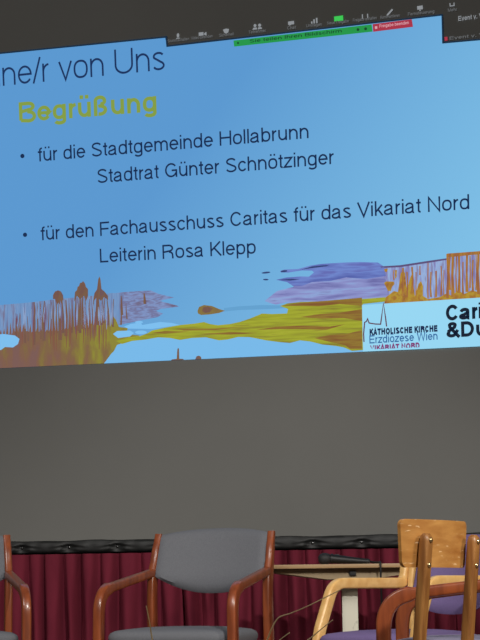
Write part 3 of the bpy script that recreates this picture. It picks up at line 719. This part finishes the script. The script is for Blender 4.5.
def beech_chair(label, px, depth, turn):
    rz = YAW - radians(turn); p = ground(px, depth) + Matrix.Rotation(rz, 3, 'Z') @ Vector((0, -.20, 0))
    t = thing('beech_armchair', label, 'armchair', p, rz)
    yr, yf = .24, -.20; hw = .258
    yfun = lambda z: yr + .02 + (z - .63) * .30
    for s in (-1, 1):
        pts = fillet([(s * hw, yf - .150, 0), (s * hw, yf - .045, .44), (s * hw, yf + .035, .622), (s * hw, yr + .012, .622), (s * hw, yr + .050, .80)], [.25, .085, .045], 9)
        b = bmesh.new(); sweep(b, pts, (1, 0, 0), .036, .044, .25); obj('arm_frame', b, 'beech', t)
        b = bmesh.new(); sweep(b, smooth_path([(s * (hw - .034), yr + .10, 0), (s * (hw - .034), yr + .03, .40), (s * (hw - .034), yr + .03, .64), (s * (hw - .034), yr + .066, .79)], 6), (1, 0, 0), .028, .040, .25); obj('rear_post', b, 'beech', t)
        b = bmesh.new(); box(b, (s * (hw - .030), -.0, .37), (.024, .44, .05), bev=.005); obj('seat_rail', b, 'beech', t)
    for y in (yf + .03, yr):
        b = bmesh.new(); box(b, (0, y, .37), (hw * 2 - .06, .022, .05), bev=.005); obj('cross_rail', b, 'beech', t)
    obj('seat', seat_bm(.25, .225, yf - .100, yr - .05, .440, .058), 'purple_fabric', t)
    obj('backrest', back_bm(hw - .055, .815, .79, .492, .54, yfun, .042, .04), 'purple_fabric', t)
    return t


cherry_chair('cherry wood armchair with grey backrest in the middle, below the slide', 208.2, 7.30, 22, 'grey_fabric')
cherry_chair('cherry wood armchair with grey seat, mostly cut off at the left edge', -55.0, 7.25, -13.5, 'grey_fabric')
beech_chair('pale beech armchair with purple seat and back beside the small table', 443, 6.95, 48)
cherry_chair('reddish cherry armchair turned sideways, right behind the plywood chair', 528.5, 5.62, 101, 'lavender_fabric', .564, .612, .438)

# ------------------------------------------------------------------ plywood-backed wooden chair, seen from behind
rz = YAW - radians(180 - 47)
Rm = Matrix.Rotation(rz, 3, 'Z')
sep = .116
pc = ground(442, 5.0) - Rm @ Vector((0, .19, 0))
wc = thing('wooden_chair', 'honey coloured wooden chair seen from behind with plywood backrest', 'chair', pc, rz)
post_y = lambda z: .19 + .042 * max(0, z - .42) / .35 + .03 * max(0, .42 - z) / .42
for s in (-1, 1):
    b = bmesh.new()
    zs_ = [0, .2, .42, .55, .66, .72, .735, .742]
    sweep(b, [(s * sep, post_y(z), z) for z in zs_], (1, 0, 0), [.034] * 6 + [.028, .016], [.032] * 6 + [.026, .014], .28)
    po = obj('rear_post', b, 'oak_post', wc)
    for z in (.652, .722):
        b = bmesh.new(); bmesh.ops.create_uvsphere(b, u_segments=14, v_segments=8, radius=.008); bmesh.ops.scale(b, vec=(1, .6, 1), verts=b.verts)
        bmesh.ops.translate(b, vec=(s * sep, post_y(z) + .0165, z), verts=b.verts); obj('screw_head', b, 'brass', po)
    b = bmesh.new(); sweep(b, [(s * .165, -.17, 0), (s * .165, -.16, .405)], (1, 0, 0), .034, .034, .25); obj('front_leg', b, 'oak_post', wc)
    b = bmesh.new(); sweep(b, [(s * .160, -.165, .385), (s * (sep + .005), .185, .385)], (0, 0, 1), .05, .02, .2); obj('side_rail', b, 'oak_post', wc)
for y, hw in ((-.163, .15), (.19, .085)):
    b = bmesh.new(); box(b, (0, y, .385), (hw * 2, .02, .05), bev=.004); obj('cross_rail', b, 'oak_post', wc)
obj('seat', seat_bm(.19, .165, -.20, .175, .426, .016, .003), 'oak', wc)
# backrest: bowed plywood with rounded corners
b = bmesh.new(); HW, Z0, Z1, TH = .156, .646, .782, .011; NU = 20; ring = []
outl = []
r = .018
for (cx, cz, a0) in ((HW - r, Z1 - r, 0), (-HW + r, Z1 - r, 90), (-HW + r, Z0 + r, 180), (HW - r, Z0 + r, 270)):
    for k in range(6): outl.append((cx + r * cos(radians(a0 + k * 18)), cz + r * sin(radians(a0 + k * 18))))
def seg(pp, n=16):
    o_ = []
    for i in range(len(pp)):
        p, q = pp[i], pp[(i + 1) % len(pp)]
        d = hypot(p[0] - q[0], p[1] - q[1]); m_ = max(1, int(d / .02))
        for k in range(m_): o_.append((p[0] + (q[0] - p[0]) * k / m_, p[1] + (q[1] - p[1]) * k / m_))
    return o_
outl = seg(outl)
def bow(x, z): return post_y(z) - .016 - TH + .030 * (x / HW) ** 2 * 0 - .018 * (x / HW) ** 2
A_ = [b.verts.new((x, bow(x, z) + TH, z)) for x, z in outl]; B_ = [b.verts.new((x, bow(x, z), z)) for x, z in outl]
n = len(outl)
for i in range(n): b.faces.new((A_[i], A_[(i + 1) % n], B_[(i + 1) % n], B_[i]))
for ringv, off in ((A_, TH), (B_, 0)):
    inner = [b.verts.new((x * .985, bow(x * .985, z) + off, (z - .7175) * .97 + .7175)) for x, z in outl]
    for i in range(n): b.faces.new((ringv[i], ringv[(i + 1) % n], inner[(i + 1) % n], inner[i]))
    # fill: pair the columns left to right with strips
    cols = sorted(set(round(v.co.x, 4) for v in inner))
    f_ = b.faces.new(inner); f_.normal_update(); bmesh.ops.triangulate(b, faces=[f_])
for v in b.verts:                                       # the board is a little wider at the top
    q = 2 * (v.co.z - Z0) / (Z1 - Z0) - 1; v.co.x = v.co.x * (1 + .03 * q) + .031 + .008 * q
obj('backrest', b, 'oak', wc)

# ------------------------------------------------------------------ small pedestal table with a microphone on it
tp = at(349, 566, 7.85); ztab = .712
tr = YAW - radians(2)
tab = thing('pedestal_table', 'small tan table on a chipped cream pedestal behind the beech armchair', 'table', (tp.x, tp.y, 0), tr)
b = bmesh.new(); box(b, (0, 0, ztab - .009), (.74, .50, .018), bev=.004); obj('tabletop', b, 'tabletop', tab)
b = bmesh.new()
prf = [(-.345, ztab - .019), (.345, ztab - .019), (.345, ztab - .033), (.10, ztab - .066), (-.10, ztab - .066), (-.345, ztab - .033)]
a_ = [b.verts.new((x, -.20, z)) for x, z in prf]; c_ = [b.verts.new((x, .20, z)) for x, z in prf]
b.faces.new(a_); b.faces.new(c_[::-1])
for i in range(6): b.faces.new((a_[i], a_[(i + 1) % 6], c_[(i + 1) % 6], c_[i]))
br = obj('support_bracket', b, 'bracket', tab, smooth=False)
b = bmesh.new(); box(b, (.01, -.206, ztab - .040), (.030, .012, .022), bev=.002); obj('bolt_head', b, 'black', br)
b = bmesh.new(); box(b, (0, 0, (ztab - .066 + .03) / 2 + .0), (.072, .072, ztab - .066 - .03), bev=.006); obj('column', b, 'white_paint', tab)
b = bmesh.new(); box(b, (0, 0, .016), (.48, .42, .032), bev=.01); obj('base_plate', b, 'white_paint', tab)

Rt = Matrix.Rotation(tr, 3, 'Z')
mloc = Vector((tp.x, tp.y, 0)) + Rt @ Vector((-.085, -.10, ztab))
mic = thing('microphone', 'black handheld microphone lying on the small tan table', 'microphone', mloc, tr)
b = bmesh.new()
bx = [0.0, .006, .02, .036, .05, .056]; br_ = [.010, .020, .0265, .0265, .022, .018]
tube(b, [(-.055 + x, 0, .027) for x in bx], br_, 20); obj('grille', b, 'mesh_black', mic)
b = bmesh.new(); tube(b, [(-.0, 0, .027), (.006, 0, .027), (.012, 0, .027)], [.022, .0235, .022], 20); obj('collar', b, 'black', mic)
b = bmesh.new(); tube(b, [(.010, 0, .0265), (.05, 0, .023), (.12, 0, .0165), (.175, 0, .0125), (.178, 0, .0125)], [.0205, .0185, .014, .0115, .006], 20); obj('handle', b, 'black', mic)
b = bmesh.new(); box(b, (.03, 0, .044), (.018, .008, .006), bev=.001); obj('switch', b, 'black', mic)
b = bmesh.new()
cab = smooth_path([(.176, 0, .0125), (.195, -.02, .008), (.212, -.09, .006), (.216, -.148, .006), (.217, -.158, -.004), (.217, -.159, -.06), (.216, -.158, -.25), (.19, -.158, -.55), (.12, -.20, -.70), (-.1, -.24, -.706)], 8)
tube(b, cab, .0045, 8); obj('cable', b, 'black', mic)

# ------------------------------------------------------------------ dry grass in a pot, in front
gp = ground(222, 4.3)
gr = thing('potted_dry_grass', 'a few thin straw coloured grass blades rising from a low pot', 'plant', gp)
gr['kind'] = 'thing'
b = bmesh.new()
prof_ = [(.0, 0), (.075, 0), (.085, .02), (.105, .17), (.115, .18), (.115, .205), (.10, .205), (.095, .18), (.0, .175)]
seg_ = 32; rg = []
for rr, z in prof_: rg.append([b.verts.new((max(rr, .001) * cos(2 * pi * k / seg_), max(rr, .001) * sin(2 * pi * k / seg_), z)) for k in range(seg_)])
for i in range(len(rg) - 1):
    for j in range(seg_): b.faces.new((rg[i][j], rg[i][(j + 1) % seg_], rg[i + 1][(j + 1) % seg_], rg[i + 1][j]))
obj('pot', b, 'pot', gr)
def blade(pxs, d0, d1, x0):
    pts = [Vector((x0, 0, .17))]
    n_ = len(pxs)
    for i, (x, y) in enumerate(pxs): pts.append(at(x, y, d0 + (d1 - d0) * i / max(1, n_ - 1)) - gp)
    b = bmesh.new(); P = smooth_path(pts, 7); n = len(P)
    tube(b, P, [.0012 + .0008 * sin(pi * min(1, i / n + .25)) for i in range(n)], 6); obj('blade', b, 'straw', gr)
blade([(160, 675), (152.4, 640), (149.5, 622), (146.2, 606)], 4.3, 4.25, -.03)
blade([(256, 660), (267, 640), (272, 628), (278.5, 617.8), (290, 613.5), (308, 606), (340, 590)], 4.3, 4.2, .02)
blade([(258, 662), (272, 648), (281, 639), (289.5, 632.8)], 4.3, 4.22, .03)
blade([(270, 668), (292, 652), (310, 638.5), (322, 628.5), (332.6, 620)], 4.3, 4.2, .04)
